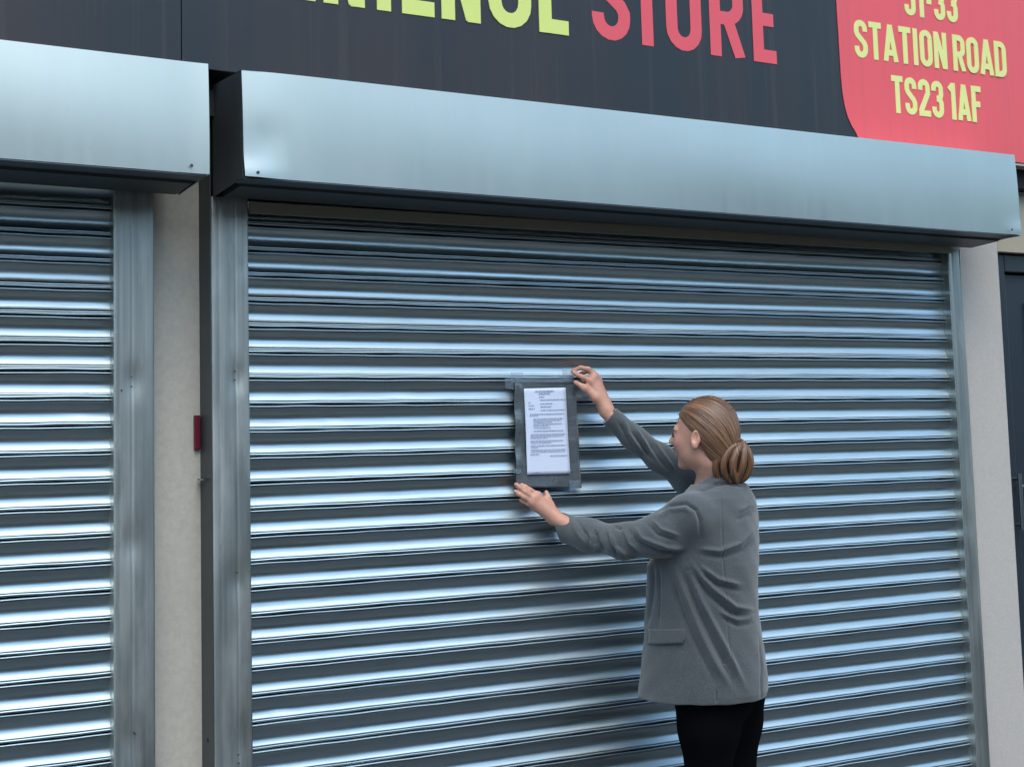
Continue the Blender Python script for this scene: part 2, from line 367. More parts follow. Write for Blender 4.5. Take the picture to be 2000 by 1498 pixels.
# head piece the curtain comes out of
MB().box((GX0+.01, .012, Z(-.02)), (RX1-.01, .05, Z(.34))).build('head_backing', M_BLACK, ms)
MB().box((GX1+.002, -.058, Z(.028)), (RX0-.002, -.040, Z(.060))).build('head_rail', mat('brown_rail', (.27, .25, .20), .5, .3), ms)
def dentm(x, z, u, v):
    d = x-XA
    y = .005*math.exp(-(d/.10)**2)*(v-.25)*1.6                          # left end curls forward at the foot
    y -= .009*math.exp(-((d-.02)/.06)**2-((v-.02)/.11)**2)
    y += .004*math.exp(-((d-.06)/.05)**2-((v-.35)/.2)**2)
    y -= .006*math.exp(-((x-XB)/.05)**2-((v-.03)/.12)**2)
    return y
hm = hood(XA, XB, lin(p1[0], p1[2], p3[0], p3[2]), lin(p2[0], p2[2], p4[0], p4[2]), YH, -.045, ms, dent=dentm)
for (u, v) in ((504, 337), (1976, 449)):
    c = un(u, v, YH-.010); screw((c[0], YH-.0115, c[2]), hm, .0045)
# --- left shutter
ls = empty('roller_shutter', (-1.8, 0, 0))
tag(ls, 'closed galvanised roller shutter cut off by the left edge, left of the pale pier', 'roller shutter', 'galvanised roller shutters of the shop front')
LGX0 = un(222.5, 714, -.04)[0]; LGX1 = un(301.5, 714, -.04)[0]
curtain(-2.6, LGX1-.02, Z(.075)+.022, .02, ls, 8)
gd = [(LGX0+.055, un(270, 745, -.04)[2], .045, .0055), (LGX0+.05, un(270, 1060, -.04)[2], .05, .0055), (LGX0+.04, un(262, 1445, -.04)[2], .06, .0055)]
g3 = guide(LGX0, LGX1, un(258, 714, -.04)[0], 0, Z(.072)+.01, ls, gd)
guide(-2.66, -2.55, -2.60, 0, Z(.08), ls, [])
for (u, v) in ((257, 736), (257, 755), (238, 762), (262, 1430), (264, 1433)):
    c = un(u, v, -.0415); screw((c[0], -.0405, c[2]), g3, .0026)
q1, q2, q3, q4 = un(0, 77, YH), un(0, 309, YH), un(407, 125, YH), un(406.5, 341, YH)
LXB = q3[0]
hl = hood(-2.75, LXB, lin(q1[0], q1[2], q3[0], q3[2]), lin(q2[0], q2[2], q4[0], q4[2]), YH, -.045, ls,
          dent=lambda x, z, u, v: -.003*math.exp(-((x-LXB)/.03)**2))
c = un(375, 323, YH-.01); screw((c[0], YH-.008, c[2]), hl, .0045)
MB().box((-2.6, .012, Z(.0)), (LGX1-.01, .05, Z(.34))).build('head_backing', M_BLACK, ls)

# maroon strip on the pier edge
c0 = un(378.5, 811, .055); c1 = un(389.5, 878, .055)
o = MB().box((c0[0], .046, c1[2]), (c1[0], .0595, c0[2])).build('marker_strip', M_MAROON, bevel=.002)
tag(o, 'narrow dark red upright strip fixed on the edge of the pale pier', 'strip')

# ------------------------------------------------------------------ sign
YS = -.12
sg = empty('fascia_sign', (1.4, YS, Z(.45)))
tag(sg, 'long black and red shop fascia sign with yellow and red capital letters above the shutters', 'shop sign')
sb = lin(un(442, 140, YS)[0], un(442, 140, YS)[2], un(1995, 319, YS)[0], un(1995, 319, YS)[2])
XSE = un(354.5, 60, YS)[0]; ZT = Z(1.25)
def slab(x0, x1, y0, y1, zt): 
    return [(x0, y0, sb(x0)), (x1, y0, sb(x1)), (x1, y1, sb(x1)), (x0, y1, sb(x0)), (x0, y0, zt), (x1, y0, zt), (x1, y1, zt), (x0, y1, zt)]
XRP = un(1632, 0, YS)[0]
MB().hexa(slab(-3.4, XSE-.0012, YS, .048, ZT)).build('black_panel', M_SIGNB, sg, bevel=.0015)
MB().hexa(slab(XSE+.0012, 6.2, YS, .048, ZT)).build('black_panel', M_SIGNB, sg, bevel=.0015)
# red panel with a rounded corner
rc = [un(u, v, YS-.002) for (u, v) in ((1632, -60), (1633, 0), (1637, 60), (1640, 110), (1642.5, 150), (1645.5, 182), (1650, 208), (1656, 229), (1664, 247), (1671, 258), (1681, 269))]
xe = 6.2
vv = [(p[0], YS-.003, p[2]) for p in rc]
vv[0] = (vv[1][0]-.004, YS-.003, ZT-.02)
z_ = lambda x: sb(x)+.001
poly = vv[:-1]+[(vv[-1][0], YS-.003, z_(vv[-1][0])), (xe, YS-.003, z_(xe)), (xe, YS-.003, ZT-.02)]
n_ = len(poly); me = MB(); me.add(poly+[(p[0], YS-.0004, p[2]) for p in poly], [tuple(range(n_))]+[(i, i+n_, (i+1) % n_+n_, (i+1) % n_) for i in range(n_)])
me.build('red_panel', M_SIGNR, sg)
m = MB(); x0, x1 = XB-.08, 6.2
m.hexa([(x0, YS+.002, sb(x0)-.010), (x1, YS+.002, sb(x1)-.010), (x1, .048, sb(x1)-.010), (x0, .048, sb(x0)-.010), (x0, YS+.002, sb(x0)-.001), (x1, YS+.002, sb(x1)-.001), (x1, .048, sb(x1)-.001), (x0, .048, sb(x0)-.001)])
m.build('edge_trim', M_EDGE if False else M_EDGE, sg)
m = MB(); m.box((-3.4, -.06, Z(.303)), (6.2, .045, Z(.378))); m.build('under_strip', M_BLACK, sg)

# letters as bold strokes
def arc(cx, cy, rx, ry, a0, a1, n=9):
    return [(cx+rx*math.cos(math.radians(a0+(a1-a0)*i/n)), cy+ry*math.sin(math.radians(a0+(a1-a0)*i/n))) for i in range(n+1)]
def glyph(ch, w, t):
    h = t/2; L, Rr, B, T = h, w-h, h, 1-h; cx = w/2; rx = cx-h; ry = rx*1.05; md = .5
    if ch == 'I': return [[(w/2, 0), (w/2, 1)]]
    if ch == 'N': return [[(L, 0), (L, 1)], [(Rr, 0), (Rr, 1)], [(L+t*.12, 1-t*.2), (Rr-t*.12, t*.2)]]
    if ch == 'E': return [[(L, 0), (L, 1)], [(h, B), (w, B)], [(h, md+.02), (w*.92, md+.02)], [(h, T), (w, T)]]
    if ch == 'F': return [[(L, 0), (L, 1)], [(h, md), (w*.9, md)], [(h, T), (w, T)]]
    if ch == 'T': return [[(cx, 0), (cx, 1)], [(0, T), (w, T)]]
    if ch == 'V': return [[(L*.9, 1), (cx, 0)], [(w-L*.9, 1), (cx, 0)]]
    if ch == 'A': return [[(L*.8, 0), (cx, 1)], [(w-L*.8, 0), (cx, 1)], [(w*.24, .24), (w*.76, .24)]]
    if ch == 'O' or ch == '0': return [arc(cx, T-ry, rx, ry, 0, 180)+arc(cx, B+ry, rx, ry, 180, 360)+[(Rr, T-ry)]]
    if ch == 'C': return [[(Rr, .66), (Rr, T-ry)]+arc(cx, T-ry, rx, ry, 0, 180)+arc(cx, B+ry, rx, ry, 180, 360)+[(Rr, .34)]]
    if ch == 'D': return [[(L, 0), (L, 1)], [(L, T), (cx, T)]+arc(cx, T-ry, rx, ry, 90, 0)+arc(cx, B+ry, rx, ry, 0, -90)+[(L, B)]]
    if ch == 'R': return [[(L, 0), (L, 1)], [(L, T), (cx, T)]+arc(cx, T-ry, rx, ry, 90, 0)+arc(cx, .46+ry*.9, rx, ry*.9, 0, -90)+[(L, .46)], [(cx*1.05, .46), (Rr+.01, 0)]]
    if ch == 'S':
        return [[(Rr, .70), (Rr, T-ry)]+arc(cx, T-ry, rx, ry, 0, 180)+[(L, .68), (L+rx*.25, .60), (Rr-rx*.25, .40), (Rr, .32)]+arc(cx, B+ry, rx, ry, 0, -180)+[(L, .30)]]
    if ch == '3':
        return [[(L, .72), (L, T-ry)]+arc(cx, T-ry, rx, ry, 180, 0)+[(Rr, .64), (cx+rx*.7, .54), (cx*.9, .515)], [(cx*.9, .515), (cx+rx*.7, .49), (Rr, .40), (Rr, B+ry)]+arc(cx, B+ry, rx, ry, 0, -180)+[(L, .29)]]
    if ch == '2': return [[(L, .70), (L, T-ry)]+arc(cx, T-ry, rx, ry, 180, 0)+[(Rr, .62), (L, B+.06), (L, B)], [(0, B), (w, B)]]
    if ch == '1': return [[(w*.62, 0), (w*.62, 1)], [(w*.05, .80), (w*.62, .96)]]
    if ch == '-': return [[(w*.1, .47), (w*.9, .47)]]
    return []
def letters(items, hgt, t, z0, mt, ydepth, slope=0.0):
    """items: (character, x0, x1) in metres along the sign"""
    m = MB(); k = 0; xr = items[0][1]
    for ch, gx0, gx1 in items:
        for st in glyph(ch, (gx1-gx0)/hgt, t/hgt):
            pts = [np.array((gx0+p[0]*hgt, p[1]*hgt)) for p in st]; hw = t/2
            q = [pts[0]]
            for p in pts[1:]:
                if np.linalg.norm(p-q[-1]) > 1e-5: q.append(p)
            pts = q; n = len(pts); lft = []; rgt = []
            for i in range(n):
                e0 = (pts[i]-pts[i-1]) if i > 0 else (pts[1]-pts[0]); e1 = (pts[i+1]-pts[i]) if i < n-1 else e0
                e0 = e0/np.linalg.norm(e0); e1 = e1/np.linalg.norm(e1)
                nn = np.array((-(e0[1]+e1[1]), e0[0]+e1[0])); nn /= (np.linalg.norm(nn)+1e-9)
                cs = max(.5, nn@np.array((-e0[1], e0[0])))
                lft.append(pts[i]+nn*hw/cs); rgt.append(pts[i]-nn*hw/cs)
            yf = ydepth-.0012-.00012*k; k += 1
            W = lambda p, y: (p[0], y, Z(z0)+min(max(p[1], 0), hgt)+slope*(p[0]-xr))
            vs = [W(p, yf) for p in lft]+[W(p, yf) for p in rgt]+[W(p, ydepth) for p in lft]+[W(p, ydepth) for p in rgt]
            fs = [(i, n+i, n+i+1, i+1) for i in range(n-1)]+[(i, i+1, 2*n+i+1, 2*n+i) for i in range(n-1)]+[(n+i, 3*n+i, 3*n+i+1, n+i+1) for i in range(n-1)]
            fs += [(0, 2*n, 3*n, n), (n-1, 2*n-1, 4*n-1, 3*n-1)]
            m.add(vs, fs)
    return m.build('lettering', mt, sg)
def spread(text, x0, x1, gap, nar, sp):
    ws = [nar.get(c, 1.0) if c != ' ' else sp for c in text]; tot = sum(ws)+gap*(len(ws)-1); u = (x1-x0)/tot; x = x0; out = []
    for c, w_ in zip(text, ws):
        if c != ' ': out.append((c, x, x+w_*u))
        x += (w_+gap)*u
    return out
YD = YS-.0003
letters([('C', -.60, -.45), ('O', -.425, -.275), ('N', -.25, -.112), ('V', -.095, .05), ('E', .075, .186), ('N', .212, .346), ('I', .387, .433), ('E', .471, .582),
         ('N', .607, .745), ('C', .775, .932), ('E', .961, 1.072)], .300, .047, .664, M_YEL, YD, -.003)
letters([('S', 1.166, 1.318), ('T', 1.328, 1.447), ('O', 1.466, 1.615), ('R', 1.651, 1.800), ('E', 1.839, 1.942)], .300, .047, .664, M_REDL, YD, -.011)
NR = {'I': .42, '1': .62, '-': .55, 'T': .95, 'A': 1.08, 'F': .85, 'N': 1.05}
YR = YS-.0033
letters(spread('31-33', 2.572, 2.850, .16, NR, .4), .142, .0225, .912, M_YEL2, YR)
letters(spread('STATION ROAD', 2.312, 3.100, .14, NR, .22), .142, .0225, .722, M_YEL2, YR)
letters(spread('TS23 1AF', 2.484, 2.948, .14, NR, .22), .142, .0225, .530, M_YEL2, YR)

# ------------------------------------------------------------------ notice in a plastic pouch
YN = -.016
nb = empty('notice', tuple(un(1068, 850, YN)))
tag(nb, 'printed white notice in a grey plastic pouch taped to the shutter under the woman\'s hands', 'notice')
def patch(name, corners, y, mt, parent, nx=14, nz=20, wave=None, thick=.0012):
    """corners px: tl, tr, br, bl on the plane y; wave(u,v)->extra towards the street"""
    tl, tr, br, bl_ = [un(c[0], c[1], y) for c in corners]
    def fn(u, v):
        p = (tl*(1-u)+tr*u)*(1-v)+(bl_*(1-u)+br*u)*v
        p = p.copy(); p[1] -= (wave(u, v) if wave else 0); return tuple(p)
    m = MB(); m.grid(fn, nx, nz); m.f = [f[::-1] for f in m.f]
    o = m.build(name, mt, parent, smooth=True)
    sdm = o.modifiers.new('solid', 'SOLIDIFY'); sdm.thickness = thick; sdm.offset = -1
    return o
def pw(u, v):
    return .006+.004*math.sin(u*3.0+.5)*math.sin(v*7+u*2) + .007*math.exp(-((u-.05)/.06)**2)*math.sin(v*9+1)**2 + .004*math.sin(v*17+u*5)*.35 + .003*math.exp(-((u-.95)/.05)**2)
pouch = patch('pouch', ((1001, 742), (1121, 742), (1134, 953), (1007, 951)), YN, M_POUCH, nb, 40, 60, pw)
paper = patch('paper', ((1023, 759), (1104, 757), (1114, 925), (1030, 927)), YN-.0125, M_PAPER, nb, 12, 24, lambda u, v: .0015*math.sin(v*4+u*2)+.001)
tx = MB()
def pt(u, v, e):   # point on the sheet, e above it
    c = [un(*q, YN-.0125) for q in ((1023, 759), (1104, 757), (1114, 925), (1030, 927))]
    p = (c[0]*(1-u)+c[1]*u)*(1-v)+(c[3]*(1-u)+c[2]*u)*v; p = p.copy(); p[1] -= .0025+.0015*math.sin(v*4+u*2)+e; return p
rows = [(.035, .26, .70, 2), (.062, .34, .62, 2), (.10, .34, .46, 1), (.135, .36, .98, 1), (.165, .08, .13, 1), (.18, .36, .66, 1), (.20, .08, .22, 1), (.215, .36, .62, 1), (.235, .08, .22, 1), (.255, .36, .95, 1),
        (.30, .10, .94, 1), (.315, .10, .30, 1), (.355, .18, .90, 1), (.375, .18, .84, 1), (.395, .18, .62, 1), (.415, .18, .86, 1), (.435, .18, .55, 1), (.46, .18, .58, 1), (.495, .18, .88, 1),
        (.535, .10, .92, 1), (.555, .10, .88, 1), (.575, .10, .50, 1), (.61, .10, .86, 1), (.63, .10, .60, 1), (.665, .10, .92, 1), (.685, .10, .26, 1), (.715, .10, .92, 1), (.735, .10, .90, 1), (.765, .08, .28, 1), (.785, .55, .93, 1), (.975, .18, .30, 1)]
for (v, u0, u1, wgt) in rows:
    u = u0; hh = .0048*wgt if wgt == 1 else .0075
    while u < u1:
        ww = min(random.uniform(.02, .075), u1-u)
        if ww < .008: break
        tx.add([pt(u, v-hh, .0012), pt(u, v+hh, .0012), pt(u+ww, v+hh, .0012), pt(u+ww, v-hh, .0012)], [(0, 1, 2, 3)]); u += ww+.012
tx.build('printed_text', M_INK, paper)
for k, c in enumerate((((998, 727), (1021, 727), (1022, 748), (999, 748)), ((1098, 722), (1121, 723), (1122, 746), (1099, 746)), ((1000, 738), (1118, 734), (1119, 747), (1001, 748)), ((986, 738), (1003, 736), (1004, 761), (987, 759)), ((1112, 938), (1134, 938), (1133, 958), (1113, 958)), ((1003, 916), (1018, 916), (1018, 925), (1003, 925)))):
    patch('tape', c, YN-.013-.0004*k, M_TAPE, nb, 8, 6, lambda u, v, k=k: .0015*math.sin(u*9+k)*math.sin(v*5+k))

# ------------------------------------------------------------------ signed distance modelling
def vv3(p): return np.asarray(p, float)
class Sdf:
    def __init__(s): s.p = []
    def cone(s, a, b, ra, rb, k=.02): s.p.append(('c', vv3(a), vv3(b), ra, rb, k)); return s
    def chain(s, pts, rs, k=.02):
        for i in range(len(pts)-1): s.cone(pts[i], pts[i+1], rs[i], rs[i+1], k)
        return s
    def ell(s, c, r, k=.02, B=None): s.p.append(('e', vv3(c), vv3(r), np.eye(3) if B is None else np.asarray(B, float), k)); return s
    def fn(s, f, lo, hi, k=.02): s.p.append(('f', f, vv3(lo), vv3(hi), k)); return s
    def bb(s, q):
        if q[0] == 'c':
            r = max(q[3], q[4]); return np.minimum(q[1], q[2])-r, np.maximum(q[1], q[2])+r
        if q[0] == 'e':
            r = max(q[2]); return q[1]-r, q[1]+r
        return q[2], q[3]
    def ev(s, P, cull=None):
        d = np.full(len(P), .5)
        for q in s.p:
            if cull is not None:
                lo, hi = s.bb(q)
                if np.linalg.norm(np.maximum(0, np.maximum(lo-cull[1], cull[0]-hi))) > .06: continue
            if q[0] == 'c':
                ab = q[2]-q[1]; t = np.clip((P-q[1])@ab/(ab@ab+1e-12), 0, 1)
                x = np.linalg.norm(P-q[1]-t[:, None]*ab, axis=1)-(q[3]+(q[4]-q[3])*t); k = q[5]
            elif q[0] == 'e':
                L = (P-q[1])@q[3].T; k0 = np.linalg.norm(L/q[2], axis=1); k1 = np.linalg.norm(L/q[2]**2, axis=1)+1e-9
                x = k0*(k0-1)/k1; k = q[4]
            else: x = q[1](P); k = q[4]
            if k < 0:       # carve
                k = -k; h = np.maximum(k-np.abs(d+x), 0)/k; d = np.maximum(d, -x)+h*h*k*.25
            else:
                h = np.maximum(k-np.abs(d-x), 0)/k; d = np.minimum(d, x)-h*h*k*.25
        return d
    def bounds(s):
        L = [s.bb(q) for q in s.p if not (q[-1] < 0)]; return np.min([l[0] for l in L], 0)-.03, np.max([l[1] for l in L], 0)+.03
def surface(field, lo, hi, h, B=12):
    """sparse surface nets; returns vertices and quads"""
    n = np.ceil((hi-lo)/(h*B)).astype(int); g = np.stack(np.meshgrid(*[np.arange(k) for k in n], indexing='ij'), -1).reshape(-1, 3)
    R3 = h*B*.5*1.733; c = lo+(g+.5)*h*B; keep = []
    for i in range(0, len(c), 4096): keep.append(np.abs(field(c[i:i+4096], None)) < R3*1.25+.004)
    g = g[np.concatenate(keep)]; off = np.stack(np.meshgrid(*[np.arange(B+1)]*3, indexing='ij'), -1).reshape(-1, 3)
    dims = n*B+2; key = lambda I: (I[:, 0].astype(np.int64)*dims[1]+I[:, 1])*dims[2]+I[:, 2]
    VK = []; VP = []; QK = []
    for b in g:
        base = b*B; P = lo+(base+off)*h
        d = field(P, (P[0], P[-1])).reshape(B+1, B+1, B+1)
        if d.min() > 0 or d.max() < 0: continue
        s = d < 0
        acc = np.zeros((B, B, B, 3)); cnt = np.zeros((B, B, B))
        for ax in range(3):
            o1, o2 = [a for a in range(3) if a != ax]
            d0 = np.take(d, range(B), ax); d1 = np.take(d, range(1, B+1), ax); cr = (d0 < 0) != (d1 < 0)
            t = np.where(cr, d0/np.where(cr, d0-d1, 1), 0)
            for i in (0, 1):
                for j in (0, 1):
                    sl_ = [slice(0, B)]*3; sl_[o1] = slice(i, i+B); sl_[o2] = slice(j, j+B); sl_ = tuple(sl_)
                    m_ = cr[sl_]; cnt += m_; acc[..., ax] += np.where(m_, t[sl_], 0); acc[..., o1] += i*m_; acc[..., o2] += j*m_
            # quads: each crossing edge whose base corner lies inside this block
            sl_ = [slice(0, B)]*3; m_ = cr[tuple(sl_)]; I = np.argwhere(m_)
            if len(I):
                neg = s[:B, :B, :B][m_]; G = I+base; e1 = np.zeros(3, int); e2 = np.zeros(3, int)
                a1, a2 = (ax+1) % 3, (ax+2) % 3; e1[a1] = 1; e2[a2] = 1
                q = np.stack([key(G-e1-e2), key(G-e2), key(G), key(G-e1)], 1); q[~neg] = q[~neg][:, ::-1]; QK.append(q)
        I = np.argwhere(cnt > 0)
        VK.append(key(I+base)); VP.append(lo+(base+I+acc[cnt > 0]/cnt[cnt > 0][:, None])*h)
    VK = np.concatenate(VK); VP = np.concatenate(VP); QK = np.concatenate(QK)
    o_ = np.argsort(VK); VK = VK[o_]; VP = VP[o_]; ix = np.searchsorted(VK, QK); ix = np.clip(ix, 0, len(VK)-1)
    ok = (VK[ix] == QK).all(1); return VP, ix[ok]
def vnormals(V, Q):
    nrm = np.cross(V[Q[:, 2]]-V[Q[:, 0]], V[Q[:, 3]]-V[Q[:, 1]]); N = np.zeros_like(V)
    for k in range(4): np.add.at(N, Q[:, k], nrm)
    return N/(np.linalg.norm(N, axis=1)[:, None]+1e-12)
def relax(V, Q, it=2, f=.5):
    for _ in range(it):
        A = np.zeros_like(V); c = np.zeros(len(V))
        for k in range(4):
            for o_ in (1, 3): np.add.at(A, Q[:, k], V[Q[:, (k+o_) % 4]]); np.add.at(c, Q[:, k], 1)
        V = V*(1-f)+f*A/np.maximum(c, 1)[:, None]
    return V
def qmesh(name, V, Q, mt, parent=None):
    me = bpy.data.meshes.new(name); me.vertices.add(len(V)); me.vertices.foreach_set('co', V.astype(np.float32).ravel())
    me.loops.add(len(Q)*4); me.loops.foreach_set('vertex_index', Q.astype(np.int32).ravel())
    me.polygons.add(len(Q)); me.polygons.foreach_set('loop_start', np.arange(0, len(Q)*4, 4, dtype=np.int32))
    me.update(calc_edges=True); me.validate()
    return link(name, me, mt, parent, smooth=True)

# ------------------------------------------------------------------ the woman: skeleton
yw = .651
a_ = np.array([math.cos(yw), -math.sin(yw), 0]); b_ = np.array([math.sin(yw), math.cos(yw), 0]); z_up = np.array([0, 0, 1.])
def facing(deg):
    t = math.radians(deg); F = -math.cos(t)*a_+math.sin(t)*b_; return F, np.cross(z_up, F)
DB = 4.80
Fh, Lh = facing(20); Fb, Lb = facing(25)
HC = pp(1373, 849, DB); HS = .95
Bh = np.stack([Fh, Lh, z_up])                    # rows: head axes
hp = lambda x, y, z: HC+HS*(x*Fh+y*Lh+z*z_up)
shL, shR = pp(1348, 1008, 4.66), pp(1436, 990, 4.95)
aL = [shL, pp(1285, 1046, 4.655), pp(1216, 1057, 4.69), pp(1150, 1045, 4.79), pp(1091, 1029, 4.865)]
aR = [shR, pp(1345, 936, 4.95), pp(1290, 895, 4.945), pp(1240, 857, 4.94), pp(1190, 812, 4.935)]
wL = un(1086, 1013, -.075); wR = un(1187, 808, -.085)
SEC = [(930, 1372, 1450, .060), (945, 1349, 1457, .090), (957, 1338, 1466, .135), (972, 1324, 1475, .172), (990, 1314, 1479, .190), (1012, 1308, 1482, .198), (1060, 1290, 1483, .190), (1100, 1265, 1481, .180),
       (1150, 1262, 1479, .172), (1200, 1260, 1481, .170), (1250, 1257, 1489, .176), (1300, 1252, 1496, .184), (1345, 1247, 1499, .190), (1380, 1243, 1489, .192), (1420, 1243, 1485, .192)]
cz = []; cc = []; cp_ = []; cq = []
phi = math.radians(25)
for (v, u0, u1, q) in SEC:
    m_ = pp((u0+u1)/2, v, DB); hw = (u1-u0)/2/(FPX/DB)*1.0
    cz.append(m_[2]); cc.append(m_[:2]); cq.append(q); cp_.append(math.sqrt(max(hw*hw-(q*math.sin(phi))**2, .0012))/math.cos(phi))
cz = np.array(cz)[::-1]; cc = np.array(cc)[::-1]; cq = np.array(cq)[::-1]; cp_ = np.array(cp_)[::-1]
def torso(off=0.0, z0=None, z1=None):
    Lo = np.array([cc[:, 0].min()-.3, cc[:, 1].min()-.3, (z0 or cz[0])-.01]); Hi = np.array([cc[:, 0].max()+.3, cc[:, 1].max()+.3, (z1 or cz[-1])+.01])
    def f(P):
        z = P[:, 2]; cx = np.interp(z, cz, cc[:, 0]); cy = np.interp(z, cz, cc[:, 1]); p = np.interp(z, cz, cp_)-off; q = np.interp(z, cz, cq)-off
        dx = P[:, 0]-cx; dy = P[:, 1]-cy; x = dx*Fb[0]+dy*Fb[1]; y = dx*Lb[0]+dy*Lb[1]
        k0 = np.sqrt((x/p)**2+(y/q)**2); k1 = np.sqrt((x/p**2)**2+(y/q**2)**2)+1e-6
        d = k0*(k0-1)/k1
        d = np.where(k0 < .3, -.5*np.minimum(p, q), d)
        return np.maximum(np.maximum(d, (z0 if z0 is not None else cz[0])-z), z-(z1 if z1 is not None else cz[-1]))
    return f, Lo, Hi
hemz = pp(1370, 1373, DB)[2]
hip = pp(1398, 1372, DB); hip[2] = hemz
nb0 = pp(1394, 952, 4.82)
def legs(S_, off=0.0, k=.03):
    for sgn, fx in ((1, .02), (-1, -.03)):
        H0 = hip+Lb*.078*sgn+z_up*.10+Fb*-.012; K = hip+Lb*.075*sgn-z_up*(hemz-.45)+Fb*(fx*.4-.005); A = K.copy(); A[2] = .10; A = A+Fb*(fx-.02)
        S_.chain([H0, H0*.55+K*.45-Fb*.004, K, K*.6+A*.4-Fb*.018, A], [.100+off, .082+off, .056+off, .050+off, .036+off], k)
    return S_

# body: one continuous figure
body = Sdf()
tf, tlo, thi = torso(.020, hemz+.04, pp(1400, 955, DB)[2]); body.fn(tf, tlo, thi, .02)
legs(body)
for sgn in (1, -1):
    A = hip+Lb*.075*sgn; A = A+Fb*(.02*sgn-.03); A = A.copy(); A[2] = .035
    body.chain([np.array([A[0], A[1], .10]), A-Fb*.02, A+Fb*.13], [.036, .034, .022], .02)
body.chain([nb0-z_up*.05, nb0, hp(-.030, 0, -.085)], [.060, .052, .050], .03)
body.chain([shL]+aL[1:4]+[wL], [.050, .040, .034, .029, .022], .02)
body.chain([shR]+aR[1:4]+[wR], [.050, .036, .028, .024, .022], .02)
# head
eh = lambda x, y, z, rx, ry, rz, k: body.ell(hp(x, y, z), np.array([rx, ry, rz])*HS, k, Bh)
eh(-.012, 0, .030, .096, .076, .086, .02)
eh(.034, 0, -.030, .056, .058, .080, .03)
eh(.020, 0, -.062, .060, .052, .040, .02)
eh(.072, 0, -.096, .018, .020, .016, .02)
body.cone(hp(.088, 0, .018), hp(.110, 0, -.018), .007*HS, .0105*HS, .014)
body.ell(hp(.100, .011, -.024), [.010, .007, .008], .008, Bh); body.ell(hp(.100, -.011, -.024), [.010, .007, .008], .008, Bh)
body.ell(hp(.090, 0, -.050), [.011, .022, .0055], .006, Bh); body.ell(hp(.088, 0, -.061), [.011, .019, .006], .006, Bh)
for sgn in (1, -1):
    body.ell(hp(.068, .030*sgn, -.022), [.022, .020, .022], .025, Bh)      # cheek
    body.cone(hp(.088, .012*sgn, .022), hp(.078, .046*sgn, .020), .008, .006, .015)   # brow ridge
    body.ell(hp(.094, .031*sgn, .004), [.014, .016, .010], -.012, Bh)       # eye socket
    body.ell(hp(.080, .031*sgn, .003), [.010, .014, .0115], .006, Bh)        # closed lids round the eye
    # ear
    E0 = hp(-.004, .079*sgn, -.012)
    ea = np.stack([Fh*.94+Lh*sgn*.34, np.cross(z_up, Fh*.94+Lh*sgn*.34), z_up])
    ea = np.stack([ea[0]*.97+z_up*.2, ea[1], z_up*.97-ea[0]*.2])
    body.ell(E0, [.016, .0068, .0275], .006, ea); body.ell(E0+Lh*sgn*.006+ea[0]*.001+z_up*.003, [.0090, .007, .0165], -.004, ea)
    body.ell(E0-z_up*.025*HS+Fh*.004, [.009, .007, .010], .005, ea)
# hands
def hand(Kn, wr, fingers, thumb, pr=.0115):
    for q in Kn: body.cone(wr, q, .019, pr, .014)
    for i in range(3): body.cone(Kn[i], Kn[i+1], pr, pr, .010)
    for pts, r0, r1 in fingers:
        n = len(pts); body.chain(pts, [r0+(r1-r0)*i/(n-1) for i in range(n)], .0045)
    pts, rs = thumb; body.chain(pts, rs, .010)
U = lambda u, v, y: un(u, v, y)
KL = [U(1050, 967, -.050), U(1043, 973, -.052), U(1040, 981, -.050), U(1046, 990, -.046)]
hand(KL, U(1082, 1009, -.068),
     [([KL[0], U(1035, 957, -.046), U(1026, 951, -.040), U(1019, 947, -.034)], .0090, .0068),
      ([KL[1], U(1026, 961, -.048), U(1015, 952, -.040), U(1008, 946, -.034)], .0092, .0070),
      ([KL[2], U(1024, 971, -.046), U(1014, 965, -.039), U(1007, 960, -.033)], .0088, .0066),
      ([KL[3], U(1032, 984, -.041), U(1024, 980, -.036), U(1017, 977, -.031)], .0080, .0060)],
     ([U(1080, 1000, -.066), U(1075, 986, -.060), U(1070, 973, -.055), U(1067, 961, -.048)], [.014, .0115, .0092, .0066]))
KR = [U(1152, 744, -.062), U(1161, 735, -.058), U(1167, 742, -.046), U(1170, 753, -.038)]
hand(KR, U(1184, 800, -.078),
     [([KR[0], U(1139, 737, -.056), U(1128, 732, -.048), U(1119, 727, -.038)], .0092, .0066),
      ([KR[1], U(1149, 721, -.056), U(1134, 718, -.048), U(1119, 724, -.036)], .0092, .0066),
      ([KR[2], U(1158, 727, -.040), U(1145, 725, -.032), U(1134, 730, -.028)], .0088, .0066),
      ([KR[3], U(1158, 741, -.034), U(1147, 739, -.030), U(1139, 744, -.028)], .0080, .0060)],
     ([U(1181, 797, -.078), U(1163, 777, -.074), U(1142, 758, -.062), U(1124, 747, -.048)], [.016, .0135, .0105, .0072]))
blo, bhi = body.bounds()
V, Q = surface(lambda P, c: body.ev(P, c), blo, bhi, .0027)
V = relax(V, Q, 1, .4)
person = qmesh('person', V, Q, M_SKIN)
tag(person, 'woman with fair hair in a low bun and grey blazer taping up the notice', 'person')

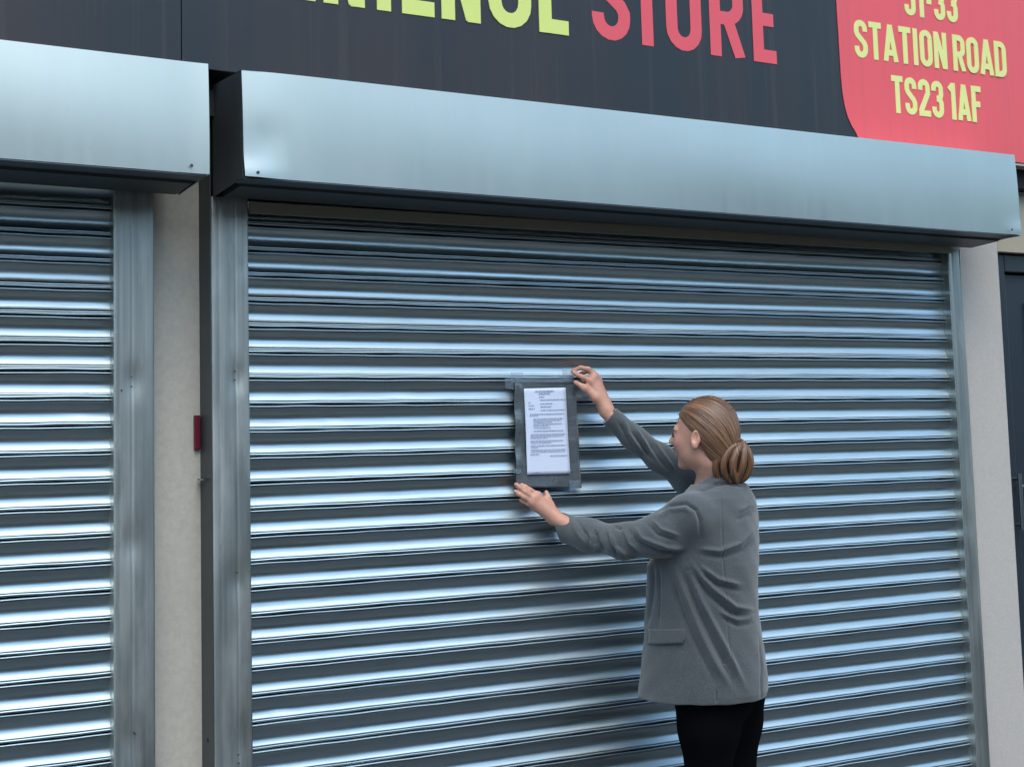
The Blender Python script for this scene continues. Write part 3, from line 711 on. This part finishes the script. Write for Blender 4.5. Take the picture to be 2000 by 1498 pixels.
# eyes, lashes
for sgn in (1, -1):
    m = MB(); m.cyl(tuple(hp(.0925, .031*sgn, .001)), tuple(Fh), .0075, .0012, 14, 0, .006); m.build('eye', M_IRIS, person)
    m = MB(); m.add([tuple(hp(.091, .020*sgn, .007)), tuple(hp(.089, .045*sgn, .006)), tuple(hp(.093, .046*sgn, .004)), tuple(hp(.0975, .031*sgn, .003)), tuple(hp(.094, .019*sgn, .005))], [(0, 1, 2, 3, 4)]); m.build('eyelash', M_LASH, person)
    m = MB(); m.add([tuple(hp(.0965, .014*sgn, .024)), tuple(hp(.0885, .044*sgn, .025)), tuple(hp(.0880, .044*sgn, .029)), tuple(hp(.0955, .014*sgn, .029))], [(0, 1, 2, 3)]); m.build('eyebrow', M_LASH, person)

# hair: swept back from the forehead over the ears into a low bun
hair = Sdf()
hh_ = lambda x, y, z, r, k: hair.ell(hp(x, y, z), np.array(r)*HS, k, Bh)
hh_(-.018, 0, .034, (.103, .083, .093), .02)
hh_(-.050, 0, -.020, (.072, .074, .080), .03)
hh_(-.066, 0, -.070, (.050, .050, .050), .03)
BC = pp(1429, 903, 4.765)                         # bun
def hairline(P):
    L = (P-HC)@Bh.T/HS; x, y, z = L[:, 0], L[:, 1], L[:, 2]
    lim = np.where(z > 0, .006+z*1.02, .006+z*.45)
    lim = lim + np.where(z > .06, (z-.06)*1.5, 0) - np.maximum(0, np.abs(y)-.07)*0
    front = (x-lim)*.70*HS
    low = (-.118+np.maximum(0, -x-.03)*.2-z)*HS
    # nape: keep the neck free in front
    return np.maximum(front, low)
def hfield(P, c):
    d = hair.ev(P, c); g_ = hairline(P); k = .012; h = np.maximum(k-np.abs(d-g_), 0)/k
    return np.maximum(d, g_)+h*h*k*.25
lo, hi = hair.bounds(); V, Q = surface(hfield, lo, hi, .0024)
V = relax(V, Q, 2, .5); N = vnormals(V, Q)
pole = (BC-HC)/np.linalg.norm(BC-HC); e1 = np.cross(pole, z_up); e1 /= np.linalg.norm(e1); e2 = np.cross(pole, e1)
def flow(V):
    L = V-HC; fi = np.arctan2(L@e1, L@e2); th = np.arccos(np.clip(L@pole/np.linalg.norm(L, axis=1), -1, 1)); return fi, th
def strands(fi, th, amp):
    s_ = 0
    for f_, a, p in ((11, .45, .3), (19, .45, 1.7), (31, .5, 2.9), (53, .45, .8), (83, .3, 4.1)):
        s_ = s_+a*np.sin(f_*fi+p+.9*np.sin(2.2*th+p)+.5*np.sin(3*fi+p))
    return amp*s_
fi, th = flow(V); V = V+N*(strands(fi, th, .00055)*np.clip(np.sin(th)*1.6, 0, 1))[:, None]
def hair_mat():
    m = bpy.data.materials.new('hair'); m.use_nodes = True; n = m.node_tree.nodes; l = m.node_tree.links; b = n["Principled BSDF"]
    b.inputs['Roughness'].default_value = .42; b.inputs['Specular IOR Level'].default_value = .55
    at = n.new('ShaderNodeAttribute'); at.attribute_name = 'flow'
    mp = n.new('ShaderNodeMapping'); mp.inputs['Scale'].default_value = (17, .45, 1); l.new(at.outputs['Vector'], mp.inputs[0])
    t = n.new('ShaderNodeTexNoise'); t.inputs['Scale'].default_value = 1.6; t.inputs['Detail'].default_value = 7; t.inputs['Roughness'].default_value = .75; l.new(mp.outputs[0], t.inputs['Vector'])
    r = n.new('ShaderNodeValToRGB'); r.color_ramp.elements[0].position = .37; r.color_ramp.elements[0].color = (.034, .017, .009, 1)
    r.color_ramp.elements[1].position = .66; r.color_ramp.elements[1].color = (.42, .225, .125, 1)
    e = r.color_ramp.elements.new(.5); e.color = (.150, .068, .035, 1)
    l.new(t.outputs['Fac'], r.inputs[0]); l.new(r.outputs[0], b.inputs['Base Color'])
    bn = n.new('ShaderNodeBump'); bn.inputs['Strength'].default_value = .5; bn.inputs['Distance'].default_value = .002
    l.new(t.outputs['Fac'], bn.inputs['Height']); l.new(bn.outputs['Normal'], b.inputs['Normal'])
    return m
M_HAIR = hair_mat()
def setflow(o, fi, th):
    at = o.data.attributes.new('flow', 'FLOAT_VECTOR', 'POINT')
    if len(at.data) == len(fi): at.data.foreach_set('vector', np.stack([fi, th, 0*fi], 1).astype(np.float32).ravel())
ho = qmesh('hair', V, Q, M_HAIR, person); setflow(ho, fi, th)
# bun of looped locks
bun = Sdf(); Bx = a_; Bz = z_up*.97+a_*-.05; By = b_
bun.ell(BC+b_*.002-z_up*-.002, [.037, .035, .044], .006, np.stack([Bx, By, Bz]))
def smoothc(P, n=5):
    P = [np.array(p, float) for p in P]; P = [2*P[0]-P[1]]+P+[2*P[-1]-P[-2]]; out = []
    for i in range(1, len(P)-2):
        for k in range(n):
            t = k/n; out.append(.5*(2*P[i]+(P[i+1]-P[i-1])*t+(2*P[i-1]-5*P[i]+4*P[i+1]-P[i+2])*t*t+(3*P[i]-P[i-1]-3*P[i+1]+P[i+2])*t**3))
    return out+[P[-2]]
for px_, D_, r in (
    (((1462, 862), (1446, 857), (1427, 868), (1413, 890), (1409, 914), (1417, 933), (1434, 942)), (4.757, 4.742, 4.733, 4.728, 4.731, 4.740, 4.752), .0105),
    (((1459, 868), (1444, 870), (1431, 884), (1424, 906), (1428, 927), (1440, 940)), (4.738, 4.724, 4.715, 4.713, 4.722, 4.740), .0098),
    (((1459, 868), (1450, 880), (1443, 900), (1443, 920), (1450, 938)), (4.738, 4.720, 4.710, 4.714, 4.732), .0105),
    (((1462, 866), (1464, 884), (1462, 904), (1456, 924), (1448, 940)), (4.744, 4.728, 4.721, 4.726, 4.742), .0100),
    (((1464, 864), (1474, 884), (1476, 906), (1468, 928), (1452, 941)), (4.762, 4.752, 4.749, 4.752, 4.762), .0105)):
    q = smoothc([pp(p[0]-11, p[1]+2, d) for p, d in zip(px_, D_)]); n_ = len(q)
    bun.chain(q, [r*(.72+.28*math.sin(math.pi*k/(n_-1))) for k in range(n_)], .0042)
bun.chain([BC-Bx*.048+By*.012+Bz*.022, BC-Bx*.015+Bz*.01], [.028, .032], .02)
lo, hi = bun.bounds(); V, Q = surface(lambda P, c: bun.ev(P, c), lo, hi, .0016); V = relax(V, Q, 2, .5); N = vnormals(V, Q)
L = V-BC; fi = np.arctan2(L@Bx, -(L@By))-.55*np.clip(L@Bz/.055, -1, 1); th = L@Bz/.05
bo = qmesh('bun', V, Q, M_HAIR, ho); setflow(bo, (L@Bx)*13+(L@Bz)*2.5*np.sign(L@Bx), (L@Bz)*5)
# stray wisps at the nape and crown
rw = random.Random(7); m = MB()
for i in range(90):
    if i < 0: p0 = hp(-.045-rw.random()*.02, .045*rw.uniform(-.2, 1.1), -.105); dv = np.array([rw.uniform(-.2, .5), 0, -1]); Ln = rw.uniform(.008, .022)
    else:
        f1 = rw.uniform(-1.2, 1.5); p0 = hp(-.02+.098*math.cos(f1+1.2), rw.uniform(-.02, .05), .034+.090*math.sin(f1+1.2)*.97); dv = np.array([-.8, 0, .25+rw.uniform(-.2, .3)]); Ln = rw.uniform(.015, .035)
    dw = (dv[0]*Fh+dv[2]*z_up); pts = [p0+dw*Ln*t+a_*.004*math.sin(t*3+i)*t-z_up*.006*t*t for t in (0, .33, .66, 1)]
    for j in range(3):
        m.cyl(tuple(pts[j]), tuple(pts[j+1]-pts[j]), .00045, float(np.linalg.norm(pts[j+1]-pts[j])), 4)
tag(m.build('stray_hair', M_HAIR, ho), kind='stuff')

# blazer
hz0 = hemz; hemz = pp(1370, 1358, DB)[2]
bz = Sdf()
tf, tlo, thi = torso(0, hemz, pp(1400, 945, DB)[2]); bz.fn(tf, tlo, thi, .02)
ls_ = np.array([.070, .060, .048, .045, .047]); 
bz.chain(aL, list(ls_), .035)
bz.chain(aR, [.066, .047, .040, .036, .034], .035)
bz.ell(shL+z_up*.004-Lb*-.004, [.062, .062, .055], .03)
# collar stand
cN = pp(1398, 946, 4.81)
col = []
for i in range(25):
    t = 2*math.pi*i/24; xf = math.cos(t); yl = math.sin(t)
    col.append(cN+Fb*(.066*xf-.002)+Lb*.070*yl+z_up*(-.020*xf+.010-.010*max(0, xf)))
bz.chain(col, [.0085]*25, .012); bz.chain([c-z_up*.016+(c-cN)*.10 for c in col], [.0085]*25, .014)
inner = Sdf(); inner.chain([cN-z_up*.03, cN+z_up*.08], [.058, .060], .01)
armL = Sdf().chain([aL[3]*.5+aL[4]*.5, aL[4]+(aL[4]-aL[3])*1.2], [.034, .035], .01)
armR = Sdf().chain([aR[3]*.5+aR[4]*.5, aR[4]+(aR[4]-aR[3])*1.2], [.0235, .0245], .01)
skirt, s1, s2 = torso(.006, hemz-.1, hemz+.12)
nL = (aL[4]-aL[3]); nL /= np.linalg.norm(nL); nR = (aR[4]-aR[3]); nR /= np.linalg.norm(nR)
nL = -a_*.96-z_up*.22+b_*.10; nL /= np.linalg.norm(nL)
def bfield(P, c):
    d = bz.ev(P, c)
    d = np.maximum(d, np.where(np.linalg.norm(P-aL[4], axis=1) < .10, (P-aL[4])@nL, -1))
    d = np.maximum(d, np.where(np.linalg.norm(P-aR[4], axis=1) < .10, (P-aR[4])@nR, -1))
    d = np.maximum(d, -inner.ev(P, None)); d = np.maximum(d, -armL.ev(P, None)); d = np.maximum(d, -armR.ev(P, None))
    # rounded rear corner of the hem and hollow skirt
    d = np.maximum(d, -skirt(P))
    return d
lo, hi = bz.bounds(); lo[2] = hemz-.02
V, Q = surface(bfield, lo, hi, .0027); V = relax(V, Q, 2, .5)
# cloth folds pressed into the surface
FOLD = [  # polyline (photo pixels where it runs over the cloth), amplitude m, half width px
    ([(1314, 1098), (1344, 1169), (1369, 1235), (1398, 1297), (1428, 1345)], .0075, 9),
    ([(1303, 1110), (1325, 1175), (1350, 1240), (1380, 1300), (1404, 1345)], -.006, 8),
    ([(1344, 1106), (1369, 1169), (1406, 1243), (1457, 1345)], .0080, 8),
    ([(1328, 1110), (1357, 1178), (1392, 1252), (1440, 1345)], -.0065, 8),
    ([(1351, 1100), (1391, 1147), (1435, 1184), (1476, 1191)], .0075, 7),
    ([(1348, 1113), (1384, 1160), (1428, 1198), (1474, 1206)], -.0070, 7),
    ([(1366, 1102), (1402, 1130), (1450, 1142)], .0055, 6), ([(1362, 1113), (1400, 1142), (1450, 1155)], -.0055, 6),
    ([(1362, 1071), (1406, 1075), (1446, 1060), (1477, 1023)], .0055, 6), ([(1362, 1082), (1410, 1088), (1452, 1074), (1478, 1045)], -.005, 7),
    ([(1402, 1192), (1440, 1210), (1477, 1202)], .0045, 6), ([(1405, 1203), (1442, 1222), (1478, 1214)], -.004, 6),
    ([(1440, 1000), (1462, 985), (1474, 965)], .004, 6), ([(1436, 1018), (1462, 1004), (1480, 985)], -.004, 6),
    ([(1281, 1002), (1306, 986), (1339, 983), (1360, 996), (1367, 1015), (1368, 1050)], -.006, 5), ([(1285, 1012), (1308, 996), (1338, 993), (1353, 1004)], .004, 7),
    ([(1288, 1105), (1288, 1160), (1286, 1226)], -.0035, 4), ([(1275, 1100), (1272, 1160), (1262, 1230)], -.006, 6),
    ([(1151, 1036), (1158, 1062), (1173, 1084)], .005, 5), ([(1161, 1032), (1168, 1060), (1184, 1082)], -.005, 5),
    ([(1194, 1040), (1202, 1068), (1230, 1086)], .0055, 5), ([(1183, 1036), (1190, 1064), (1208, 1088)], -.0045, 5),
    ([(1238, 1026), (1257, 1051), (1302, 1068), (1340, 1070)], .0060, 5), ([(1226, 1030), (1244, 1058), (1290, 1079), (1340, 1082)], -.005, 6),
    ([(1215, 1030), (1228, 1060), (1262, 1082)], .004, 4), ([(1270, 1012), (1292, 1034), (1330, 1046)], .004, 5), ([(1262, 1020), (1284, 1044), (1326, 1058)], -.004, 5),
    ([(1113, 1008), (1128, 1041), (1149, 1066)], .004, 5), ([(1122, 1004), (1138, 1036), (1160, 1060)], -.0035, 5), ([(1200, 1028), (1216, 1034)], -.004, 5),
    ([(1216, 816), (1230, 848), (1256, 882)], .005, 5), ([(1206, 820), (1220, 850), (1240, 880)], -.004, 5), ([(1238, 832), (1262, 868), (1284, 898)], .0055, 5),
    ([(1230, 838), (1252, 872), (1272, 898)], -.005, 4), ([(1272, 856), (1296, 888), (1318, 918)], .0045, 5), ([(1264, 862), (1286, 896), (1306, 920)], -.004, 4),
    ([(1350, 958), (1374, 957), (1396, 946), (1420, 944), (1452, 950)], -.006, 4),
    ([(1408, 960), (1412, 1080), (1420, 1200), (1432, 1365)], -.0018, 2.2), ([(1483, 1240), (1488, 1300), (1486, 1372)], -.003, 3), ([(1398, 1345), (1399, 1373)], -.003, 2.5),
]
def folds(V, N):
    u, v = project(V); disp = np.zeros(len(V)); vd = V-CP; vd /= np.linalg.norm(vd, axis=1)[:, None]
    face = np.clip(-(vd*N).sum(1)*2.2+.15, 0, 1)
    for pts, amp, wd in FOLD:
        best = np.full(len(V), 1e9); along = np.zeros(len(V)); tot = 0; pts = np.array(pts, float)
        segs = [np.linalg.norm(pts[i+1]-pts[i]) for i in range(len(pts)-1)]; T = sum(segs)
        for i in range(len(pts)-1):
            e = pts[i+1]-pts[i]; t = np.clip(((u-pts[i, 0])*e[0]+(v-pts[i, 1])*e[1])/(e@e), 0, 1)
            d = np.hypot(u-pts[i, 0]-t*e[0], v-pts[i, 1]-t*e[1]); mk = d < best
            along = np.where(mk, (tot+t*segs[i])/T, along); best = np.minimum(best, d); tot += segs[i]
        tp = np.clip(np.minimum(along, 1-along)*4.5, .12, 1)
        disp += amp*np.exp(-(best/(wd*.72))**2)*tp
    return disp*face
N = vnormals(V, Q); V = V+N*(folds(V, N)*1.75)[:, None]
nzv = .0011*np.sin(V[:, 2]*37+V[:, 0]*23)*np.sin(V[:, 0]*41-V[:, 1]*29+1)+.0009*np.sin(V[:, 2]*71+V[:, 1]*53)*np.sin(V[:, 0]*67)
V = V+N*nzv[:, None]
blazer = qmesh('blazer', V, Q, M_BLAZ, person)
from mathutils.bvhtree import BVHTree
bvh = BVHTree.FromPolygons([tuple(p) for p in V], [tuple(int(i) for i in q) for q in Q])
def cast(u, v, lift):
    d = Vector(pp(u, v, 1)-CP).normalized(); h_, n_, i_, t_ = bvh.ray_cast(Vector(CP), d)
    if h_ is None: return None
    return np.array(h_-d*lift)
def flap_fn(u, v):
    x = 1267+71*u-1.5*v; y = 1228+29*v+.8*math.sin(u*5)
    if v > .8 and u > .9: x -= 3
    p = cast(x, y, .0055+.002*v); return tuple(p if p is not None else pp(x, y, DB-.17))
m = MB(); m.grid(flap_fn, 18, 8); m.f = [f[::-1] for f in m.f]
fo = m.build('pocket_flap', M_BLAZ, blazer, smooth=True); sm = fo.modifiers.new('solid', 'SOLIDIFY'); sm.thickness = .004; sm.offset = -1

# trousers and shoes
hemz = hz0
tr_ = Sdf(); legs(tr_, .008, .035)
tr_.ell(hip+z_up*.07+Fb*.002, [.122, .150, .12], .05, np.stack([Fb, Lb, z_up]))
for q in (.05, -.05): tr_.ell(hip+z_up*.045-Fb*.060+Lb*q, [.072, .078, .085], .05, np.stack([Fb, Lb, z_up]))
lo, hi = tr_.bounds(); V, Q = surface(lambda P, c: np.maximum(tr_.ev(P, c), .10-P[:, 2]), lo, hi, .0055); V = relax(V, Q, 2, .5)
qmesh('trousers', V, Q, M_TROU, person)
for sgn in (1, -1):
    A = hip+Lb*.075*sgn; A = A+Fb*(.02*sgn-.03); A = A.copy(); A[2] = .040
    sh = Sdf().chain([A-Fb*.035, A+Fb*.05, A+Fb*.150-z_up*.008], [.042, .042, .032], .03)
    lo, hi = sh.bounds(); V, Q = surface(lambda P, c: np.maximum(sh.ev(P, c), .002-P[:, 2]), lo, hi, .004); V = relax(V, Q, 1, .5)
    qmesh('shoe', V, Q, M_SHOE, person)
